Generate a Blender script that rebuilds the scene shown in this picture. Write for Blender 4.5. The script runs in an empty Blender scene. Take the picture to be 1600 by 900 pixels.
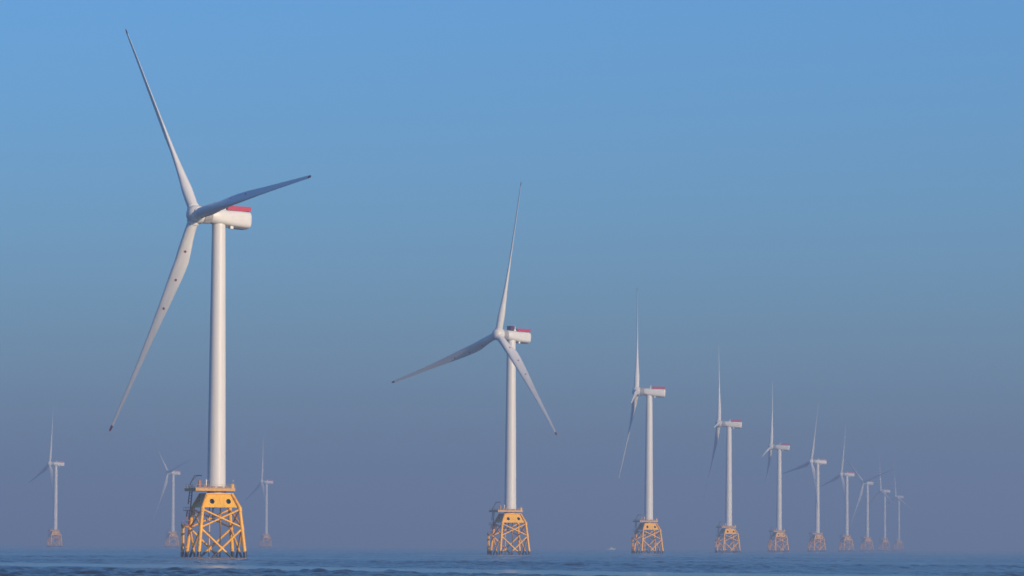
import bpy, bmesh, math, random
import numpy as np
from mathutils import Matrix, Vector
R_ = math.radians
scene = bpy.context.scene
COL = scene.collection

# ---------------------------------------------------------------- camera
cam_d = bpy.data.cameras.new('camera')
cam_d.sensor_width = 36.0
cam_d.lens = 172.8
cam_d.clip_start = 0.5
cam_d.clip_end = 90000.0
cam = bpy.data.objects.new('camera', cam_d)
COL.objects.link(cam)
CAM_H = 4.2
cam.matrix_world = (Matrix.Translation((0, 0, CAM_H)) @ Matrix.Rotation(R_(90 + 3.013), 4, 'X')
                    @ Matrix.Rotation(0.006, 4, 'Z'))
scene.camera = cam

# ---------------------------------------------------------------- sky, sun, exposure
SUN_EL, SUN_AZ = 14.0, 41.0          # azimuth: degrees to the right of straight behind the camera
world = bpy.data.worlds.new('World')
scene.world = world
world.use_nodes = True
wn = world.node_tree.nodes
bg = wn['Background']
sky = wn.new('ShaderNodeTexSky')
sky.sky_type = 'NISHITA'
sky.sun_disc = False
sky.sun_elevation = R_(SUN_EL)
sky.sun_rotation = R_(180 - SUN_AZ)
sky.altitude = 0
sky.air_density = 1.0
sky.dust_density = 1.3
sky.ozone_density = 8.5
world.node_tree.links.new(sky.outputs[0], bg.inputs['Color'])
bg.inputs['Strength'].default_value = 0.15

sun_d = bpy.data.lights.new('sun', 'SUN')
sun_d.energy = 4.05
sun_d.angle = R_(0.5)
sun_d.color = (1.0, 0.76, 0.48)
sun = bpy.data.objects.new('sun', sun_d)
COL.objects.link(sun)
sdir = Vector((math.sin(R_(SUN_AZ)) * math.cos(R_(SUN_EL)), -math.cos(R_(SUN_AZ)) * math.cos(R_(SUN_EL)), math.sin(R_(SUN_EL))))
sun.rotation_euler = sdir.to_track_quat('Z', 'Y').to_euler()
sun.location = (300, -300, 400)

vs = scene.view_settings
scene.display_settings.display_device = 'sRGB'
vs.view_transform = 'Standard'
vs.look = 'None'
vs.exposure = 0.16
vs.gamma = 1.0
vs.use_curve_mapping = False
scene.cycles.use_denoising = True
scene.cycles.volume_bounces = 0
scene.cycles.max_bounces = 6

HAZE_DENSITY = 2.05e-4
HAZE_COLOR = (0.49, 0.66, 0.91)
HAZE_ANISO = 0.14

# ---------------------------------------------------------------- helpers
def mat(name, color, rough=0.5, metallic=0.0):
    m = bpy.data.materials.new(name)
    m.use_nodes = True
    b = m.node_tree.nodes['Principled BSDF']
    b.inputs['Base Color'].default_value = (*color, 1)
    b.inputs['Roughness'].default_value = rough
    b.inputs['Metallic'].default_value = metallic
    return m, m.node_tree, b

def N(nt, kind, **kw):
    n = nt.nodes.new(kind)
    for k, v in kw.items():
        setattr(n, k, v)
    return n

def weathered(name, color, dirt, rough, scale=(0.5, 0.5, 0.06), amount=0.35, tide=False, rust=None):
    """paint with faint vertical streaks of dirt; tide: dark marine growth near the waterline"""
    m, nt, b = mat(name, color, rough)
    L = nt.links
    tc = N(nt, 'ShaderNodeTexCoord')
    mp = N(nt, 'ShaderNodeMapping')
    mp.inputs['Scale'].default_value = scale
    L.new(tc.outputs['Object'], mp.inputs['Vector'])
    ns = N(nt, 'ShaderNodeTexNoise')
    ns.inputs['Scale'].default_value = 2.0
    ns.inputs['Detail'].default_value = 6
    L.new(mp.outputs[0], ns.inputs['Vector'])
    rp = N(nt, 'ShaderNodeMapRange')
    rp.inputs['From Min'].default_value = 0.45
    rp.inputs['From Max'].default_value = 0.8
    rp.inputs['To Max'].default_value = amount
    L.new(ns.outputs['Fac'], rp.inputs['Value'])
    mx = N(nt, 'ShaderNodeMix', data_type='RGBA')
    mx.inputs['A'].default_value = (*color, 1)
    mx.inputs['B'].default_value = (*dirt, 1)
    L.new(rp.outputs[0], mx.inputs['Factor'])
    out = mx.outputs['Result']
    if rust:
        n2 = N(nt, 'ShaderNodeTexNoise')
        n2.inputs['Scale'].default_value = 0.9
        n2.inputs['Detail'].default_value = 8
        L.new(tc.outputs['Object'], n2.inputs['Vector'])
        r2 = N(nt, 'ShaderNodeMapRange')
        r2.inputs['From Min'].default_value = 0.58
        r2.inputs['From Max'].default_value = 0.72
        r2.inputs['To Max'].default_value = 0.7
        L.new(n2.outputs['Fac'], r2.inputs['Value'])
        m2 = N(nt, 'ShaderNodeMix', data_type='RGBA')
        m2.inputs['B'].default_value = (*rust, 1)
        L.new(r2.outputs[0], m2.inputs['Factor'])
        L.new(out, m2.inputs['A'])
        out = m2.outputs['Result']
    if tide:
        g = N(nt, 'ShaderNodeNewGeometry')
        sx = N(nt, 'ShaderNodeSeparateXYZ')
        L.new(g.outputs['Position'], sx.inputs[0])
        n3 = N(nt, 'ShaderNodeTexNoise')
        n3.inputs['Scale'].default_value = 0.6
        L.new(g.outputs['Position'], n3.inputs['Vector'])
        ad = N(nt, 'ShaderNodeMath', operation='MULTIPLY_ADD')
        ad.inputs[1].default_value = -1.6
        L.new(n3.outputs['Fac'], ad.inputs[0])
        L.new(sx.outputs['Z'], ad.inputs[2])
        r3 = N(nt, 'ShaderNodeMapRange')
        r3.inputs['From Min'].default_value = 1.0
        r3.inputs['From Max'].default_value = 1.5
        r3.inputs['To Min'].default_value = 1.0
        r3.inputs['To Max'].default_value = 0.0
        L.new(ad.outputs[0], r3.inputs['Value'])
        m3 = N(nt, 'ShaderNodeMix', data_type='RGBA')
        m3.inputs['B'].default_value = (0.022, 0.02, 0.02, 1)
        L.new(r3.outputs[0], m3.inputs['Factor'])
        L.new(out, m3.inputs['A'])
        out = m3.outputs['Result']
    L.new(out, b.inputs['Base Color'])
    return m

M_TOWER = weathered('tower_paint', (0.72, 0.71, 0.69), (0.52, 0.50, 0.46), 0.42, (0.9, 0.9, 0.035), 0.35)
M_BLADE = weathered('blade_paint', (0.70, 0.70, 0.69), (0.50, 0.49, 0.47), 0.38, (0.5, 0.5, 0.07), 0.45)
M_NAC = weathered('nacelle_paint', (0.72, 0.71, 0.68), (0.50, 0.48, 0.44), 0.42, (0.3, 0.5, 0.5), 0.35)
M_GREY = weathered('grey_paint', (0.34, 0.34, 0.34), (0.2, 0.2, 0.2), 0.5, (0.5, 0.5, 0.5), 0.4)
M_RED = weathered('red_paint', (0.50, 0.018, 0.05), (0.33, 0.02, 0.04), 0.5, (0.5, 0.5, 0.5), 0.4)
M_TIP = weathered('tip_red_paint', (0.26, 0.012, 0.03), (0.15, 0.01, 0.02), 0.5, (1, 1, 1), 0.4)
M_MAGENTA = weathered('dark_magenta_paint', (0.09, 0.008, 0.06), (0.05, 0.01, 0.03), 0.5, (1, 1, 1), 0.4)
M_YELLOW = weathered('jacket_yellow', (0.92, 0.45, 0.001), (0.50, 0.18, 0.01), 0.45, (0.5, 0.5, 0.1), 0.35, True, (0.30, 0.11, 0.02))
M_PANEL = weathered('panel_yellow', (0.92, 0.485, 0.001), (0.52, 0.20, 0.01), 0.45, (0.6, 0.6, 0.1), 0.4)
M_DECK = weathered('deck_steel', (0.74, 0.37, 0.05), (0.30, 0.16, 0.07), 0.6, (0.5, 0.5, 0.5), 0.6)
M_RAIL = weathered('galvanised_steel', (0.42, 0.36, 0.28), (0.28, 0.2, 0.14), 0.5, (0.5, 0.5, 0.5), 0.6)
M_DARK = weathered('dark_steel', (0.05, 0.052, 0.06), (0.09, 0.07, 0.05), 0.5, (0.5, 0.5, 0.5), 0.6)
M_BLACK = weathered('hole_shade_black', (0.015, 0.014, 0.014), (0.03, 0.025, 0.02), 0.7, (1, 1, 1), 0.4)  # near-black colour stands in for shade inside the panel openings
M_RUST = weathered('rusty_orange', (0.42, 0.15, 0.06), (0.25, 0.1, 0.05), 0.6, (0.5, 0.5, 0.5), 0.6)
M_WHITE = weathered('white_paint', (0.78, 0.78, 0.76), (0.6, 0.6, 0.58), 0.4, (1, 1, 1), 0.3)

def link_mesh(name, bm, m, parent=None, smooth=False, auto=None):
    bmesh.ops.recalc_face_normals(bm, faces=bm.faces)
    me = bpy.data.meshes.new(name)
    bm.to_mesh(me)
    bm.free()
    me.materials.append(m)
    if smooth or auto:
        me.polygons.foreach_set('use_smooth', [True] * len(me.polygons))
        if auto:
            me.set_sharp_from_angle(angle=R_(auto))
    o = bpy.data.objects.new(name, me)
    COL.objects.link(o)
    if parent:
        o.parent = parent
    return o

def box(bm, c, s, M=None):
    mt = Matrix.Translation(c) @ Matrix.Diagonal((*s, 1))
    if M is not None:
        mt = M @ mt
    bmesh.ops.create_cube(bm, size=1.0, matrix=mt)

def tube(bm, a, b, r, seg=12, r2=None):
    a, b = Vector(a), Vector(b)
    d = b - a
    mt = Matrix.Translation((a + b) / 2) @ d.to_track_quat('Z', 'Y').to_matrix().to_4x4()
    bmesh.ops.create_cone(bm, cap_ends=True, segments=seg, radius1=r, radius2=r if r2 is None else r2, depth=d.length, matrix=mt)

def loft(bm, rings, cap=True):
    vr = [[bm.verts.new(p) for p in ring] for ring in rings]
    n = len(vr[0])
    for a, b in zip(vr, vr[1:]):
        for i in range(n):
            bm.faces.new((a[i], a[(i + 1) % n], b[(i + 1) % n], b[i]))
    if cap:
        bm.faces.new(list(reversed(vr[0])))
        bm.faces.new(vr[-1])

def lathe(bm, prof, axis='Z', seg=48):
    rings = []
    for h, r in prof:
        ring = []
        for k in range(seg):
            a = 2 * math.pi * k / seg
            c, s = r * math.cos(a), r * math.sin(a)
            ring.append((c, s, h) if axis == 'Z' else (h, c, s))
        rings.append(ring)
    loft(bm, rings)

# ---------------------------------------------------------------- sea
def slick_mask(X, Y):
    """long calm streak lying across the near water, and a few weaker ones"""
    def band(p, w):
        px = np.array([q[0] for q in p], dtype=np.float32)
        py = np.array([q[1] for q in p], dtype=np.float32)
        wob = 6 * np.sin(X * 0.11 + 1.3) + 5 * np.sin(X * 0.047) + 3 * np.sin(X * 0.31)
        yc = np.interp(X, px, py) + wob
        t = (Y - yc) / w
        return np.exp(-np.abs(t) ** 6)
    a = band([(-900, 1420), (-102, 985), (-75, 965), (-22, 860), (5, 800), (30, 752), (150, 560)], 85)
    b = 0.45 * band([(-900, 2300), (0, 1560), (400, 1300)], 70)
    c = 0.35 * band([(-900, 1300), (0, 2250), (400, 2500)], 120)
    return np.clip(a + b + c, 0, 1)

def build_sea():
    rng = np.random.default_rng(7)
    ys = [540.0]
    while ys[-1] < 30000:
        ys.append(ys[-1] + max(0.8, 0.0013 * ys[-1]))
    ys = np.array([-2500, -1200, -500, 0, 200, 350, 450, 500, 525] + ys)
    xi = np.arange(-330, 330.1, 0.75)
    g = []
    x = 330.0
    st = 0.75
    while x < 19500:
        st *= 1.09
        x += st
        g.append(x)
    g = np.array(g)
    xs = np.concatenate([-g[::-1], xi, g])
    X, Y = np.meshgrid(xs.astype(np.float32), ys.astype(np.float32))
    Z = np.zeros_like(X)
    dy = np.gradient(ys).astype(np.float32)[:, None]
    dx = np.gradient(xs).astype(np.float32)[None, :]
    sl = slick_mask(X, Y).astype(np.float32)
    lump = 0.75 + 0.35 * np.sin(X * 0.021 + Y * 0.006 + 0.7) * np.sin(X * 0.013 - Y * 0.0093) + 0.25 * np.sin(X * 0.052 + 2) * np.sin(Y * 0.017)
    lump = lump.astype(np.float32)
    for i in range(80):
        lam = 1.6 * (13 / 1.6) ** (rng.random() ** 1.7)
        th = rng.normal(R_(-25), R_(48))
        k = 2 * math.pi / lam
        amp = 0.0165 * lam ** 0.55 * rng.uniform(0.6, 1.4)
        kx, ky = k * math.cos(th), k * math.sin(th)
        fade = np.clip((lam / np.maximum(dy * abs(math.sin(th)), dx * abs(math.cos(th))) - 2.2) / 3, 0, 1)
        ph = X * kx + Y * ky + rng.random() * 6.28
        w = np.sin(ph)
        w = w + 0.22 * np.cos(2 * ph)           # peaked crests
        Z += (amp * fade * (1 - 0.98 * sl) * lump) * w
    Z[:9] = 0
    ny, nx = X.shape
    me = bpy.data.meshes.new('sea')
    co = np.stack([X, Y, Z], -1).reshape(-1, 3)
    idx = np.arange(ny * nx).reshape(ny, nx)
    q = np.stack([idx[:-1, :-1], idx[:-1, 1:], idx[1:, 1:], idx[1:, :-1]], -1).reshape(-1, 4)
    me.vertices.add(len(co))
    me.vertices.foreach_set('co', co.ravel())
    me.loops.add(q.size)
    me.loops.foreach_set('vertex_index', q.ravel().astype(np.int32))
    me.polygons.add(len(q))
    me.polygons.foreach_set('loop_start', np.arange(0, q.size, 4, dtype=np.int32))
    me.polygons.foreach_set('use_smooth', np.ones(len(q), dtype=bool))
    at = me.attributes.new('slick', 'FLOAT', 'POINT')
    at.data.foreach_set('value', sl.ravel())
    me.update()
    o = bpy.data.objects.new('sea', me)
    COL.objects.link(o)
    o['kind'] = 'structure'
    m, nt, b = mat('sea_water', (0.026, 0.028, 0.016), 0.16)
    b.inputs['IOR'].default_value = 1.333
    L = nt.links
    g_ = N(nt, 'ShaderNodeNewGeometry')
    atn = N(nt, 'ShaderNodeAttribute', attribute_name='slick')
    mp = N(nt, 'ShaderNodeMapping')
    mp.inputs['Scale'].default_value = (1, 0.6, 1)
    L.new(g_.outputs['Position'], mp.inputs['Vector'])
    rr_ = N(nt, 'ShaderNodeMapRange')
    rr_.inputs['To Min'].default_value = 0.16
    rr_.inputs['To Max'].default_value = 0.15
    L.new(atn.outputs['Fac'], rr_.inputs['Value'])
    L.new(rr_.outputs[0], b.inputs['Roughness'])
    n1 = N(nt, 'ShaderNodeTexNoise')
    n1.inputs['Scale'].default_value = 0.55
    n1.inputs['Detail'].default_value = 5
    n1.inputs['Roughness'].default_value = 0.62
    L.new(mp.outputs[0], n1.inputs['Vector'])
    st_ = N(nt, 'ShaderNodeMapRange')
    st_.inputs['To Min'].default_value = 1.0
    st_.inputs['To Max'].default_value = 0.17
    L.new(atn.outputs['Fac'], st_.inputs['Value'])
    bp = N(nt, 'ShaderNodeBump')
    bp.inputs['Distance'].default_value = 0.75
    # gusts: patches of rougher and smoother water
    mg = N(nt, 'ShaderNodeMapping')
    mg.inputs['Scale'].default_value = (1.6, 0.35, 1)
    L.new(g_.outputs['Position'], mg.inputs['Vector'])
    ng = N(nt, 'ShaderNodeTexNoise')
    ng.inputs['Scale'].default_value = 0.06
    ng.inputs['Detail'].default_value = 6
    ng.inputs['Roughness'].default_value = 0.65
    L.new(mg.outputs[0], ng.inputs['Vector'])
    rg = N(nt, 'ShaderNodeMapRange')
    rg.inputs['From Min'].default_value = 0.35
    rg.inputs['From Max'].default_value = 0.65
    rg.inputs['To Min'].default_value = 0.35
    rg.inputs['To Max'].default_value = 1.3
    L.new(ng.outputs['Fac'], rg.inputs['Value'])
    mm = N(nt, 'ShaderNodeMath', operation='MULTIPLY')
    L.new(st_.outputs[0], mm.inputs[0])
    L.new(rg.outputs[0], mm.inputs[1])
    L.new(mm.outputs[0], bp.inputs['Strength'])
    L.new(n1.outputs['Fac'], bp.inputs['Height'])
    L.new(bp.outputs[0], b.inputs['Normal'])
    me.materials.append(m)
    return o
build_sea()

# ---------------------------------------------------------------- haze
bm = bmesh.new()
bmesh.ops.create_cube(bm, size=1.0, matrix=Matrix.Translation((0, 14000, 95.75)) @ Matrix.Diagonal((41000, 36000, 200.5, 1)))
m, nt, b = mat('haze_air', (1, 1, 1))
nt.nodes.remove(b)
pv = N(nt, 'ShaderNodeVolumePrincipled')
pv.inputs['Color'].default_value = (*HAZE_COLOR, 1)
pv.inputs['Density'].default_value = HAZE_DENSITY
pv.inputs['Anisotropy'].default_value = HAZE_ANISO
nt.links.new(pv.outputs[0], nt.nodes['Material Output'].inputs['Volume'])
hz = link_mesh('haze', bm, m)
hz['kind'] = 'stuff'

# ---------------------------------------------------------------- turbine dimensions (metres)
NAC_TILT = R_(2.2)
HUB_H, OVER, TILT, CONE, ROTOR_R = 111.5, 8.8, R_(5.0), R_(2.9), 78.5
JACK_YAW = R_(18.4)                       # jackets all stand turned the same way
Z_KINK, Z_TOP, Z_MID, Z_BOT = 16.5, 20.9, 9.8, -2.6
S_TOP, S_KINK, S_WATER = 4.15, 6.2, 7.85   # half side of the leg square

def half_at(z):
    return S_KINK + (S_WATER - S_KINK) * (Z_KINK - z) / Z_KINK

def corner(i, z):
    sx, sy = ((-1, -1), (1, -1), (1, 1), (-1, 1))[i]
    if z <= Z_KINK:
        h = half_at(z)
    else:
        h = S_KINK + (S_TOP - S_KINK) * (z - Z_KINK) / (Z_TOP - Z_KINK)
    return Vector((sx * h, sy * h, z))

NAC = {}       # parts that turn with the nacelle: built in a frame whose origin is the hub, +X downwind along the shaft

def turbine_prototype():
    root = bpy.data.objects.new('wind_turbine', None)
    root.empty_display_size = 5
    COL.objects.link(root)
    # ---- jacket: legs and braces
    jy = Matrix.Rotation(JACK_YAW, 4, 'Z')
    fixed = []
    def P(name, bm, m, parent=root, **k):
        if parent is root:
            bm.transform(jy)
        o = link_mesh(name, bm, m, parent, **k)
        return o
    for i in range(4):
        bm = bmesh.new()
        a, k, t = corner(i, Z_BOT), corner(i, Z_KINK), corner(i, Z_TOP)
        rings = []
        for p, r in ((a, 0.64), (corner(i, 0), 0.62), (corner(i, Z_MID), 0.6), (k + Vector((0, 0, -0.25)), 0.6), (k + (t - k) * 0.06, 0.6), (t, 0.52)):
            rings.append([(p.x + r * math.cos(q * math.pi / 8), p.y + r * math.sin(q * math.pi / 8), p.z) for q in range(16)])
        loft(bm, rings)
        # node cans where the braces land
        for z in (Z_MID, Z_KINK - 0.7):
            c0, c1 = corner(i, z - 0.7), corner(i, z + 0.7)
            tube(bm, c0, c1, 0.70, 16)
        P('leg', bm, M_YELLOW, auto=40)
    def brace(p, q, r):
        bm = bmesh.new()
        p, q = Vector(p), Vector(q)
        if q.z < Z_BOT:
            q = p + (q - p) * ((p.z - Z_BOT) / (p.z - q.z))
        d = (q - p).normalized()
        tube(bm, p + d * 0.3, q, r, 10)
        P('brace', bm, M_YELLOW, auto=40)
    zl = -4.6
    for i in range(4):
        j = (i + 1) % 4
        up = Z_KINK - 0.75
        brace(corner(i, up), corner(j, Z_MID + 0.1), 0.33)
        brace(corner(j, up), corner(i, Z_MID + 0.1), 0.33)
        for a, b_ in ((i, j), (j, i)):
            brace(corner(a, Z_MID - 0.25), corner(b_, zl), 0.39)
    # ---- transition piece: four leaning panels with round openings, around a central column
    bm = bmesh.new()
    lathe(bm, [(Z_KINK + 0.2, 1.6), (Z_TOP - 1.6, 3.0), (Z_TOP, 3.05)], seg=40)
    box(bm, (0, 0, Z_TOP - 0.08), (2 * S_TOP + 0.7, 2 * S_TOP + 0.7, 0.3))
    tp = P('transition_piece', bm, M_PANEL, auto=35)
    for side in range(4):
        rot = Matrix.Rotation(side * math.pi / 2, 4, 'Z')
        bm = bmesh.new()
        zb, zt = Z_KINK - 0.15, Z_TOP - 0.3
        h0 = S_KINK - 0.15; h1 = corner(1, zt).x - 0.1
        T0, T1 = -h0 + 0.05, -h1 + 0.05        # plane leaning inward
        def pt(u, s, off=0.0):                  # s 0..1 up the panel
            return Vector((u, T0 + (T1 - T0) * s + off, zb + (zt - zb) * s))
        rad_u = 0.80
        H = zt - zb
        hs = 0.46
        for k, uc in enumerate((-2.75, 2.75)):
            inner, outer = [], []
            n = 24
            u0, u1 = (-1, 0) if k == 0 else (0, 1)
            def edge(ang):
                # outer trapezoid half hit by a ray from the hole centre
                cu, cs = math.cos(ang), math.sin(ang) / H
                best = 1e9
                if cs > 0: best = min(best, (1 - hs) / cs)
                if cs < 0: best = min(best, (0 - hs) / cs)
                # vertical inner edge u = 0
                if (k == 0 and cu > 0) or (k == 1 and cu < 0):
                    best = min(best, (0 - uc) / cu)
                # slanted outer edge |u| = h0 + (h1-h0) s
                sg = -1 if k == 0 else 1
                den = sg * cu - (h1 - h0) * cs
                if den > 1e-9:
                    best = min(best, (h0 + (h1 - h0) * hs - sg * uc) / den)
                return uc + cu * best, hs + cs * best
            cor = []
            sg = -1 if k == 0 else 1
            angs = [2 * math.pi * q / n for q in range(n)]
            for (cu_, cs_) in ((0, 0), (0, 1), (sg * h0, 0), (sg * h1, 1)):
                angs.append(math.atan2((cs_ - hs) * H, cu_ - uc) % (2 * math.pi))
            angs = sorted(set(round(a, 5) for a in angs))
            fi, fo, bi, bo = [], [], [], []
            for a in angs:
                iu, is_ = uc + rad_u * math.cos(a), hs + rad_u * math.sin(a) / H
                ou, os_ = edge(a)
                fi.append(bm.verts.new(pt(iu, is_)))
                fo.append(bm.verts.new(pt(ou, os_)))
                bi.append(bm.verts.new(pt(iu, is_, 0.25)))
                bo.append(bm.verts.new(pt(ou, os_, 0.25)))
            nn = len(angs)
            for q in range(nn):
                w = (q + 1) % nn
                bm.faces.new((fi[q], fi[w], fo[w], fo[q]))
                bm.faces.new((bi[q], bo[q], bo[w], bi[w]))
                bm.faces.new((fi[q], bi[q], bi[w], fi[w]))
                bm.faces.new((fo[q], fo[w], bo[w], bo[q]))
        # stiffener in the middle, flange along the bottom and reinforcing rings round the holes
        mid = [pt(-0.12, 0.22, -0.12), pt(0.12, 0.22, -0.12), pt(0.12, 0.8, -0.12), pt(-0.12, 0.8, -0.12)]
        back = [v + Vector((0, 0.1, 0)) for v in mid]
        loft(bm, [mid, back])
        bm.transform(jy @ rot)
        link_mesh('panel', bm, M_PANEL, tp)
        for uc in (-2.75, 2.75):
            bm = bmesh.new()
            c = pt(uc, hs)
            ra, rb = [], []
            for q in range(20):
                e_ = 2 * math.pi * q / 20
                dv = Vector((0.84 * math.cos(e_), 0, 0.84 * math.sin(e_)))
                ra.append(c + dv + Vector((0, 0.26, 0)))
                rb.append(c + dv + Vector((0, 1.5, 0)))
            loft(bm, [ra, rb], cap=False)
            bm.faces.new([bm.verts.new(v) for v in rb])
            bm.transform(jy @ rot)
            link_mesh('hole_shade_sleeve', bm, M_BLACK, tp, auto=40)  # sleeve added behind the opening, coloured near-black as its interior shade
    # ---- deck
    U0, U1, V0, V1 = -8.3, 5.0, -5.2, 9.2
    ZD = 22.55
    bm = bmesh.new()
    box(bm, ((U0 + U1) / 2, (V0 + V1) / 2, ZD - 0.2), (U1 - U0, V1 - V0, 0.3))
    # edge girders and cross beams under the plating
    for v in (V0 + 0.2, V1 - 0.2, -2, 2, 5.5):
        box(bm, ((U0 + U1) / 2, v, ZD - 0.6), (U1 - U0 - 0.1, 0.3, 0.5))
    for u in (U0 + 0.2, U1 - 0.2, -5.6):
        box(bm, (u, (V0 + V1) / 2, ZD - 0.64), (0.3, V1 - V0 - 0.14, 0.5))
    deck = P('deck', bm, M_DECK)
    # toe board and railing
    bm = bmesh.new()
    rim = [(U0, V0), (U1, V0), (U1, V1), (U0, V1)]
    for (a, c), (d, e) in zip(rim, rim[1:] + rim[:1]):
        A, B = Vector((a, c, ZD)), Vector((d, e, ZD))
        L = (B - A).length
        n = max(2, round(L / 1.5))
        for k in range(n):
            p = A + (B - A) * (k / n)
            tube(bm, p, p + Vector((0, 0, 1.15)), 0.045, 6)
        for h in (0.6, 1.15):
            tube(bm, A + Vector((0, 0, h)), B + Vector((0, 0, h)), 0.04, 6)
        dn = (B - A).normalized()
        nrm = Vector((-dn.y, dn.x, 0)) * 0.06
        mid = (A + B) / 2 + nrm
        box(bm, (mid.x, mid.y, ZD + 0.1), (L if abs(dn.x) > .5 else 0.03, L if abs(dn.y) > .5 else 0.03, 0.2))
    bm.transform(jy)
    link_mesh('railing', bm, M_RAIL, deck)
    # things bolted to the deck
    bm = bmesh.new()
    lathe(bm, [(ZD - 0.4, 0.62), (ZD + 1.25, 0.62), (ZD + 1.45, 0.45)], seg=20)
    bm.transform(Matrix.Translation((4.15, -4.5, 0)))
    P('buffer_tank', bm, M_PANEL, auto=40)
    bm = bmesh.new()
    box(bm, (-6.6, -3.7, ZD + 1.2), (0.85, 0.8, 2.5))
    box(bm, (-6.6, -3.7, ZD + 2.5), (1.0, 0.95, 0.1))
    box(bm, (-6.6, -4.115, ZD + 1.3), (0.6, 0.04, 1.8))
    P('switch_cabinet', bm, M_RUST)
    for u, w, h in ((-5.0, 1.0, 0.9), (-3.9, 0.7, 0.6), (-2.2, 1.1, 0.55), (0.2, 1.3, 0.5), (2.4, 1.2, 0.6)):
        bm = bmesh.new()
        box(bm, (u, -4.3, ZD + h / 2 - 0.02), (w, 0.6, h))
        box(bm, (u, -4.3, ZD + h + 0.02), (w + 0.08, 0.68, 0.07))
        P('equipment_box', bm, M_RUST)
    bm = bmesh.new()
    tube(bm, (-4.35, -3.6, ZD - 0.05), (-4.35, -3.6, ZD + 2.6), 0.19, 10)
    box(bm, (-4.35, -3.6, ZD + 2.66), (0.5, 0.5, 0.2))
    P('light_post', bm, M_WHITE)
    bm = bmesh.new()
    tube(bm, (4.75, -3.2, ZD - 0.05), (4.75, -3.2, ZD + 2.4), 0.05, 8)
    box(bm, (4.75, -3.2, ZD + 2.5), (0.35, 0.35, 0.35))
    P('navigation_lamp', bm, M_GREY)
    # davit crane: leaning mast, level jib
    bm = bmesh.new()
    b0 = Vector((-7.7, 5.2, ZD - 0.05))
    tube(bm, b0, b0 + Vector((0, 0, 1.1)), 0.32, 12)
    e = b0 + Vector((0, 0, 0.9))
    k = e + Vector((1.75, 0, 3.3))
    j = k + Vector((2.3, 0, 0.12))
    for dv in (-0.14, 0.14):
        d_ = Vector((0, dv, 0))
        tube(bm, e + d_, k + d_, 0.13, 8)
    tube(bm, k - Vector((0.2, 0, 0)), j, 0.15, 8)
    tube(bm, k + Vector((0.9, 0, 0)), e + Vector((0.95, 0, 1.7)), 0.07, 8)
    tube(bm, j - Vector((0.1, 0, 0)), j - Vector((0.1, 0, 0.55)), 0.05, 6)
    P('davit_crane', bm, M_DARK, auto=40)
    # ---- boat landing: two fenders, ladder, stand-offs
    bm = bmesh.new()
    uo = -9.55
    for v in (5.2, 7.2):
        tube(bm, (uo, v, Z_BOT), (uo, v, 10.9), 0.34, 12)
        tube(bm, (uo, v, 10.4), (-7.1, v * 0.3 + 4.7, 9.9), 0.17, 8)
        tube(bm, (uo, v, 3.5), (-7.7, v * 0.3 + 5.2, 3.3), 0.17, 8)
    land = P('boat_landing', bm, M_YELLOW, auto=40)
    bm = bmesh.new()
    for v in (5.95, 6.45):
        tube(bm, (uo + 0.25, v, Z_BOT), (uo + 0.25, v, 12), 0.05, 6)
    z = -2.0
    while z < 12:
        tube(bm, (uo + 0.25, 5.95, z), (uo + 0.25, 6.45, z), 0.025, 6)
        z += 0.3
    bm.transform(jy)
    link_mesh('ladder', bm, M_YELLOW, land)
    # upper caged ladder with rest platforms beside the landing
    bm = bmesh.new()
    def cage(u, v, z0, z1, lean):
        for dv in (-0.4, 0.4):
            tube(bm, (u, v + dv, z0), (u + lean, v + dv, z1), 0.11, 6)
            tube(bm, (u - 0.75, v + dv, z0 + 2), (u + lean - 0.75, v + dv, z1), 0.1, 6)
        n = int((z1 - z0) / 0.9)
        for q in range(n + 1):
            t = q / n
            x, zz = u + lean * t, z0 + (z1 - z0) * t
            box(bm, (x, v, zz), (0.06, 0.8, 0.08))
            if zz > z0 + 2:
                box(bm, (x - 0.75, v, zz), (0.1, 0.9, 0.16))
                for dv in (-0.43, 0.43):
                    box(bm, (x - 0.38, v + dv, zz), (0.75, 0.1, 0.16))
    for (u, v, zz) in ((-8.6, 5.9, 10.6), (-7.9, 5.9, 15.3)):
        box(bm, (u, v, zz), (2.4, 2.6, 0.18))
        for dv in (-1.25, 1.25):
            for du in (-1.1, 0, 1.1):
                tube(bm, (u + du, v + dv, zz), (u + du, v + dv, zz + 1.1), 0.05, 6)
            tube(bm, (u - 1.1, v + dv, zz + 1.1), (u + 1.1, v + dv, zz + 1.1), 0.05, 6)
        tube(bm, (u + 0.9, v, zz - 0.05), (u + 2.3, v, zz - 0.9), 0.12, 8)
    cage(-7.9, 5.2, 10.7, 15.4, 0.35)
    cage(-7.0, 6.4, 15.4, 22.2, 0.6)
    P('access_ladder', bm, M_RUST)
    # cable tubes hanging inside the jacket
    for (u, v) in ((2.6, 4.4), (-0.9, 5.0)):
        bm = bmesh.new()
        tube(bm, (u, v, Z_BOT), (u, v, 17.0), 0.22, 10)
        P('cable_tube', bm, M_YELLOW, auto=40)
    bm = bmesh.new()
    tube(bm, (-1.9, -3.4, 13.2), (-1.9, -3.4, 18.0), 0.3, 10)
    P('drain_pipe', bm, M_DARK, auto=40)
    # ---- tower (not turned with the jacket)
    bm = bmesh.new()
    prof = []
    zt = 109.3
    for z in np.linspace(Z_TOP - 0.1, zt, 34):
        t = (z - 22) / (zt - 22)
        prof.append((float(z), 3.0 - 0.80 * max(0, t) ** 1.15))
    lathe(bm, prof, seg=64)
    tower = link_mesh('tower', bm, M_TOWER, root, auto=35)
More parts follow.
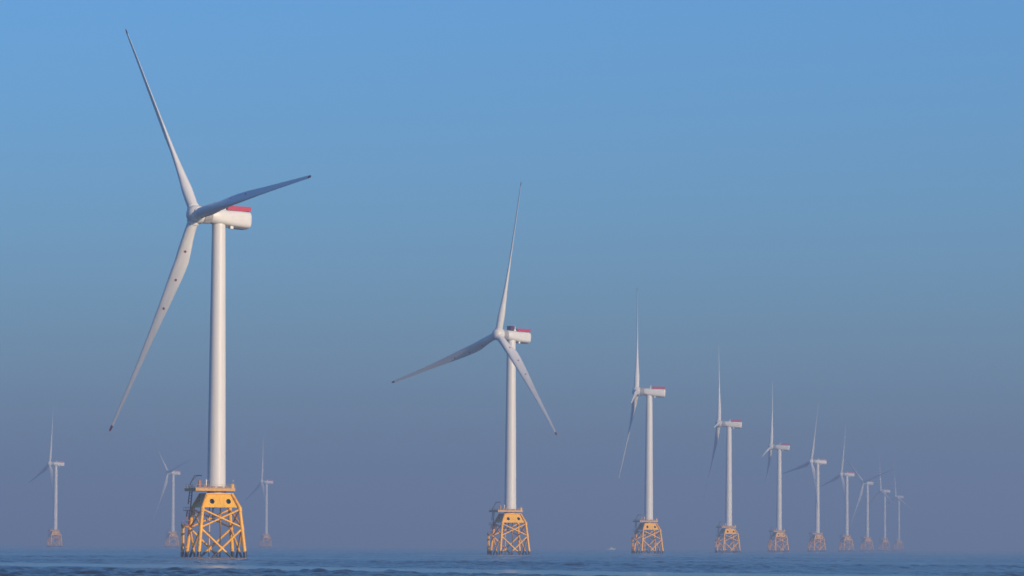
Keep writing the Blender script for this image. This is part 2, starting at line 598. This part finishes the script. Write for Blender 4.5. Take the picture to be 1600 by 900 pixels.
    for z in (22.75, 49.0, 79.0, 107.6):
        t = (z - 22) / (zt - 22)
        r = 3.0 - 0.80 * t ** 1.15
        bm = bmesh.new()
        lathe(bm, [(z - 0.09, r + 0.01), (z - 0.07, r + 0.045), (z + 0.07, r + 0.045), (z + 0.09, r + 0.01)], seg=64)
        link_mesh('flange', bm, M_TOWER, tower, auto=35)
    bm = bmesh.new()
    box(bm, (-0.6, -2.95, ZD + 1.3), (0.95, 0.2, 2.2), Matrix.Rotation(R_(-35), 4, 'Z'))
    link_mesh('door', bm, M_GREY, tower)
    # ---- nacelle frame: hub at origin, +X along the shaft to the rear
    def superellipse(x, cy, cz, hw, hh, n=2.9, seg=40):
        ring = []
        for k in range(seg):
            a = 2 * math.pi * k / seg
            c, s = math.cos(a), math.sin(a)
            ring.append((x, cy + hw * math.copysign(abs(c) ** (2 / n), c), cz + hh * math.copysign(abs(s) ** (2 / n), s)))
        return ring
    bm = bmesh.new()
    secs = [(5.2, 0, 2.5, 2.4, 2.2), (5.6, -0.02, 2.65, 2.5, 2.4), (8, -0.12, 2.9, 2.6, 3.0), (12, -0.25, 3.0, 2.72, 3.4), (16, -0.36, 3.0, 2.8, 3.6), (18.7, -0.42, 3.0, 2.83, 3.6), (19.4, -0.42, 2.92, 2.77, 3.6), (19.75, -0.42, 2.7, 2.6, 3.4), (19.85, -0.42, 2.2, 2.2, 3.2)]
    loft(bm, [superellipse(x, 0, cz, hw, hh, n) for x, cz, hw, hh, n in secs])
    nac = link_mesh('nacelle', bm, M_NAC, root, auto=30)
    bm = bmesh.new()
    lathe(bm, [(2.3, 2.3), (2.35, 2.62), (5.15, 2.62), (5.25, 2.3)], axis='X', seg=56)
    for k in range(28):
        a = 2 * math.pi * k / 28
        box(bm, (3.75, 2.66 * math.cos(a), 2.66 * math.sin(a)), (2.5, 0.12, 0.12), None)
    link_mesh('generator_ring', bm, M_GREY, nac, auto=35)
    # red hoist platform barrier on the rear half of the roof
    bm = bmesh.new()
    X0, X1, HW, Z0, Z1 = 10.6, 19.5, 2.5, 2.3, 3.65
    for s in (-1, 1):
        box(bm, ((X0 + X1) / 2, s * HW, (Z0 + Z1) / 2), (X1 - X0, 0.07, Z1 - Z0))
        for k in range(9):
            x = X0 + 0.1 + (X1 - X0 - 0.2) * k / 8
            box(bm, (x, s * (HW + 0.06), (Z0 + Z1) / 2), (0.14, 0.09, Z1 - Z0 + 0.06))
        box(bm, ((X0 + X1) / 2, s * (HW + 0.05), Z1 + 0.02), (X1 - X0 + 0.1, 0.2, 0.12))
    for x in (X0, X1):
        box(bm, (x, 0, (Z0 + Z1) / 2), (0.07, 2 * HW, Z1 - Z0 - 0.01))
    bm.transform(Matrix.Translation((15, 0, 2.4)) @ Matrix.Rotation(-R_(1.8), 4, 'Y') @ Matrix.Translation((-15, 0, -2.4)))
    link_mesh('hoist_platform', bm, M_RED, nac)
    bm = bmesh.new()
    tube(bm, (9.7, -1.6, 2.2), (9.7, -1.6, 4.4), 0.24, 10)
    tube(bm, (9.7, 1.6, 2.2), (9.7, 1.6, 4.4), 0.24, 10)
    box(bm, (9.7, 0, 4.3), (0.3, 3.7, 0.3))
    tube(bm, (9.7, -1.0, 4.4), (9.7, -1.0, 5.2), 0.05, 6)
    box(bm, (9.6, 0, 2.7), (1.2, 3.9, 0.7))
    link_mesh('sensor_mast', bm, M_WHITE, nac)
    bm = bmesh.new()
    box(bm, (16.2, 0, -3.2), (5.2, 3.4, 0.5))
    box(bm, (11.6, 0, -3.05), (1.2, 2.6, 0.5))
    link_mesh('underside_shade_slab', bm, M_DARK, nac)  # dark boxes added under the nacelle, standing in for its shaded underside
    bm = bmesh.new()
    box(bm, (12.9, -1.2, -3.3), (1.1, 1.2, 0.8))
    link_mesh('underside_hatch', bm, M_WHITE, nac)
    # ---- hub with spinner and root collars
    bm = bmesh.new()
    prof = [(2.25, 2.5), (2.0, 2.9), (0.6, 3.02), (-0.6, 2.97), (-1.4, 2.78), (-2.05, 2.4), (-2.55, 1.85), (-2.88, 1.1), (-3.0, 0.3)]
    lathe(bm, prof, axis='X', seg=56)
    hub = link_mesh('hub', bm, M_NAC, root, auto=40)
    # ---- blade: span +Z, leading edge +X, thickness Y
    st = []
    CH = [(0, 3.5), (2.5, 3.55), (6, 3.8), (10, 4.4), (14, 4.8), (18, 4.8), (24, 4.4), (32, 3.7), (42, 2.75), (52, 2.1), (62, 1.6), (70, 1.25), (74.5, 1.05), (76.0, 0.95)]
    TH = [(0, 1), (2.5, 1.0), (6, .88), (10, .70), (14, .56), (18, .46), (24, .37), (32, .31), (42, .24), (52, .22), (62, .2), (76, .18)]
    TW = [(0, 24), (10, 24), (14, 22), (18, 19), (24, 14), (32, 9), (42, 5), (52, 2), (62, 0.5), (76, -1)]
    def ip(tab, r):
        return float(np.interp(r, [a for a, _ in tab], [b for _, b in tab]))
    def section(r, seg=28, grow=0.0, rr=0.0):
        r_ = min(r, 76.0)
        c, th, tw = ip(CH, r_), ip(TH, r_), -R_(ip(TW, r_))
        if rr: c *= rr
        ax = 0.5 + (0.28 - 0.5) * min(1, max(0, (r_ - 3) / 11))      # fraction of chord ahead of the pitch axis
        blend = min(1, max(0, (r_ - 3) / 9))
        ring = []
        for k in range(seg):
            a = 2 * math.pi * k / seg
            xc = 0.5 + 0.5 * math.cos(a)              # 1 = leading edge here
            circ_y = 0.5 * math.sin(a)
            u = 1 - xc
            naca = 5 * (0.2969 * math.sqrt(max(u, 0)) - 0.1260 * u - 0.3516 * u * u + 0.2843 * u ** 3 - 0.1036 * u ** 4)
            ay = math.copysign(naca, math.sin(a)) if abs(math.sin(a)) > 1e-6 else 0.0
            y = (1 - blend) * circ_y * c + blend * ay * th * c
            y += blend * 0.035 * c * (1 - (2 * u - 1) ** 2)
            x = (ax - u) * c
            # twist, then gentle prebend
            X = x * math.cos(tw) - y * math.sin(tw)
            Y = x * math.sin(tw) + y * math.cos(tw)
            bend = (r_ / 76.5) ** 2
            ring.append((X + 2.05 * bend, Y - 1.8 * bend, r))
        return ring
    R0 = 2.0
    bm = bmesh.new()
    sts = [0, 1.2, 2.5, 4, 6, 8, 10, 12, 14, 16, 18, 21, 24, 28, 32, 37, 42, 47, 52, 57, 62, 66, 70, 72.8, 74.3]
    loft(bm, [section(s) for s in sts])
    bm.transform(Matrix.Translation((0, 0, R0)))
    blade = link_mesh('blade', bm, M_BLADE, root, auto=50)
    bm = bmesh.new()
    loft(bm, [section(74.32), section(75.6), section(76.2, rr=0.75), section(76.45, rr=0.35)])
    bm.transform(Matrix.Translation((0, 0, R0)))
    link_mesh('blade_tip', bm, M_TIP, blade, auto=50)
    bm = bmesh.new()
    lathe(bm, [(2.0, 2.0), (2.1, 2.02), (3.05, 2.02), (3.12, 1.92), (3.12, 1.8)], seg=40)
    link_mesh('root_collar', bm, M_NAC, blade, auto=35)
    for r in (10.5, 20.6, 31.0):
        for sgn in (1, -1):
            s = section(r, seg=64)
            k = 16 if sgn > 0 else 48
            k += 3 if sgn > 0 else -3
            p = Vector(s[k]); t = (Vector(s[k + 1]) - Vector(s[k - 1])).normalized()
            q = Vector(section(r + 0.6, seg=64)[k])
            sp = (q - p).normalized()
            n = t.cross(sp).normalized()
            if n.y * sgn < 0: n = -n
            p = p + Vector((0, 0, R0))
            bm = bmesh.new()
            tube(bm, p - n * 0.12, p + n * 0.03, 0.42, 16)
            link_mesh('marking', bm, M_TIP, blade)
    return root

PROTO = turbine_prototype()

def nac_matrix(yaw, tilt=NAC_TILT):
    return (Matrix.Rotation(yaw, 4, 'Z') @ Matrix.Translation((-OVER, 0, HUB_H)) @ Matrix.Rotation(tilt, 4, 'Y'))

def blade_matrix(yaw, az, pitch):
    # frame of the shaft: X downwind, so the rotor faces -X
    c, s = math.cos(az), math.sin(az)
    a = Vector((-1, 0, 0))
    radial = Vector((0, -s, c))
    t = Vector((0, -c, -s))                    # direction of rotation
    span = (radial * math.cos(CONE) + a * math.sin(CONE)).normalized()
    le = t * math.cos(pitch) + a * math.sin(pitch)
    le = (le - span * le.dot(span)).normalized()
    y = span.cross(le)
    M = Matrix((le, y, span)).transposed().to_4x4()
    return nac_matrix(yaw, TILT) @ M

def copy_part(o, parent):
    c = o.copy()
    COL.objects.link(c)
    c.parent = parent
    for ch in o.children:
        copy_part(ch, c)
    return c

# position (m), yaw of the nacelle, rotor angle, blade pitch, label
TURBINES = [
    (-95.8, 1600.4, 35.0, 83.8, 15, 'nearest and largest white wind turbine, on a bright yellow lattice base'),
    (-0.2, 2491.5, 40.7, 11.6, 22, 'white wind turbine with a dark magenta box on its nacelle roof, second largest'),
    (94.9, 3382.5, 0.5, 96.7, -12, 'third largest wind turbine, orange lattice base beside the faint white boat'),
    (188.2, 4247.6, -1.0, 93.3, 4, 'fourth largest wind turbine, right next to the third, dark blade hanging below its nacelle'),
    (283.9, 5204.2, -5.0, 98.1, 4, 'pale turbine fifth in the receding row, with a short lit blade pointing left'),
    (378.1, 6064.9, 18.0, 18.3, 25, 'pale turbine sixth in the receding row, long dark blade stretched to the left'),
    (484.7, 7097.2, 15.0, 15.5, 25, 'hazy turbine seventh in the receding row, just left of the one with a Y-shaped rotor'),
    (579.4, 7994.4, 39.3, 73.7, 15, 'hazy turbine at the right whose rotor stands like a Y, eighth in the row'),
    (691.8, 9103.2, 27.7, 114.4, 32, 'faint turbine second from the far right end of the receding row'),
    (795.1, 10080.4, 35.7, 114.7, 32, 'faintest and smallest turbine, last at the far right end of the row'),
    (-607.7, 6567.2, 20.4, 10.1, 25, 'hazy distant turbine standing alone at the far left edge of the sea'),
    (-503.0, 7323.9, 34.0, 76.0, 15, 'faint distant turbine just left of the yellow lattice base, two blades raised in a V'),
    (-413.6, 8324.9, 18.0, 5.5, 32, 'faint distant turbine just right of the bright yellow lattice base'),
]
proto_parts = list(PROTO.children)
roots = []
for i, (x, y, yaw, az, pitch, label) in enumerate(TURBINES):
    if i == 0:
        root = PROTO
        parts = proto_parts
    else:
        root = PROTO.copy()
        COL.objects.link(root)
        parts = []
        for p in proto_parts:
            parts.append(copy_part(p, root))
    root.location = (x, y, 0)
    root['label'] = label
    root['category'] = 'wind turbine'
    root['group'] = 'wind turbines standing in the sea'
    roots.append((root, parts, R_(yaw), R_(az), R_(pitch)))
for i, (root, parts, yaw, az, pitch) in enumerate(roots):
    for p in parts:
        base = p.name.split('.')[0]
        if base in ('nacelle', 'hub'):
            p.matrix_local = nac_matrix(yaw, TILT if base == 'hub' else NAC_TILT)
        elif base == 'blade':
            p.matrix_local = blade_matrix(yaw, az, pitch)
            for k in (1, 2):
                c = copy_part(p, root)
                c.matrix_local = blade_matrix(yaw, az + k * 2 * math.pi / 3, pitch)

# dark magenta hatch box standing open on the roof of the second turbine only
nac2 = [p for p in roots[1][1] if p.name.startswith('nacelle')][0]
bm = bmesh.new()
box(bm, (8.0, -0.3, 3.7), (2.5, 3.0, 1.9))
box(bm, (8.0, -0.3, 4.68), (2.8, 3.3, 0.14))
for x_ in (7.0, 8.0, 9.0):
    box(bm, (x_, -1.84, 3.7), (0.12, 0.08, 1.7))
link_mesh('roof_box', bm, M_MAGENTA, nac2)

# ---------------------------------------------------------------- small boat near the horizon
boat = bpy.data.objects.new('work_boat', None)
COL.objects.link(boat)
boat.location = (184.0, 9000.0, 0)
boat.rotation_euler = (0, 0, R_(8))
boat['label'] = 'tiny pale work boat far out on the horizon, left of the third turbine'
boat['category'] = 'boat'
bm = bmesh.new()
rings = []
for x_, w, zb, zt in ((-8.0, 2.2, -0.4, 1.5), (-4, 2.5, -0.7, 1.4), (2, 2.5, -0.7, 1.5), (5.5, 1.7, -0.6, 1.9), (7.6, 0.5, -0.2, 2.3), (8.4, 0.08, 0.6, 2.5)):
    rings.append([(x_, -w, zt), (x_, -w * 0.8, zb), (x_, w * 0.8, zb), (x_, w, zt)])
loft(bm, rings)
link_mesh('hull', bm, M_WHITE, boat)
bm = bmesh.new()
rings = [[(-2.5, -1.8, 1.35), (3.6, -1.7, 1.35), (3.6, 1.7, 1.35), (-2.5, 1.8, 1.35)],
         [(-2.3, -1.7, 4.4), (2.4, -1.5, 4.4), (2.4, 1.5, 4.4), (-2.3, 1.7, 4.4)]]
loft(bm, rings)
cab = link_mesh('wheelhouse', bm, M_WHITE, boat)
bm = bmesh.new()
for s in (-1, 1):
    box(bm, (0.2, s * 1.69, 3.4), (3.6, 0.14, 0.8))
link_mesh('window', bm, M_DARK, cab)
bm = bmesh.new()
tube(bm, (-1.5, 0, 4.35), (-1.5, 0, 7.2), 0.08, 8)
box(bm, (-1.5, 0, 6.2), (0.3, 1.4, 0.15))
link_mesh('mast', bm, M_WHITE, boat)
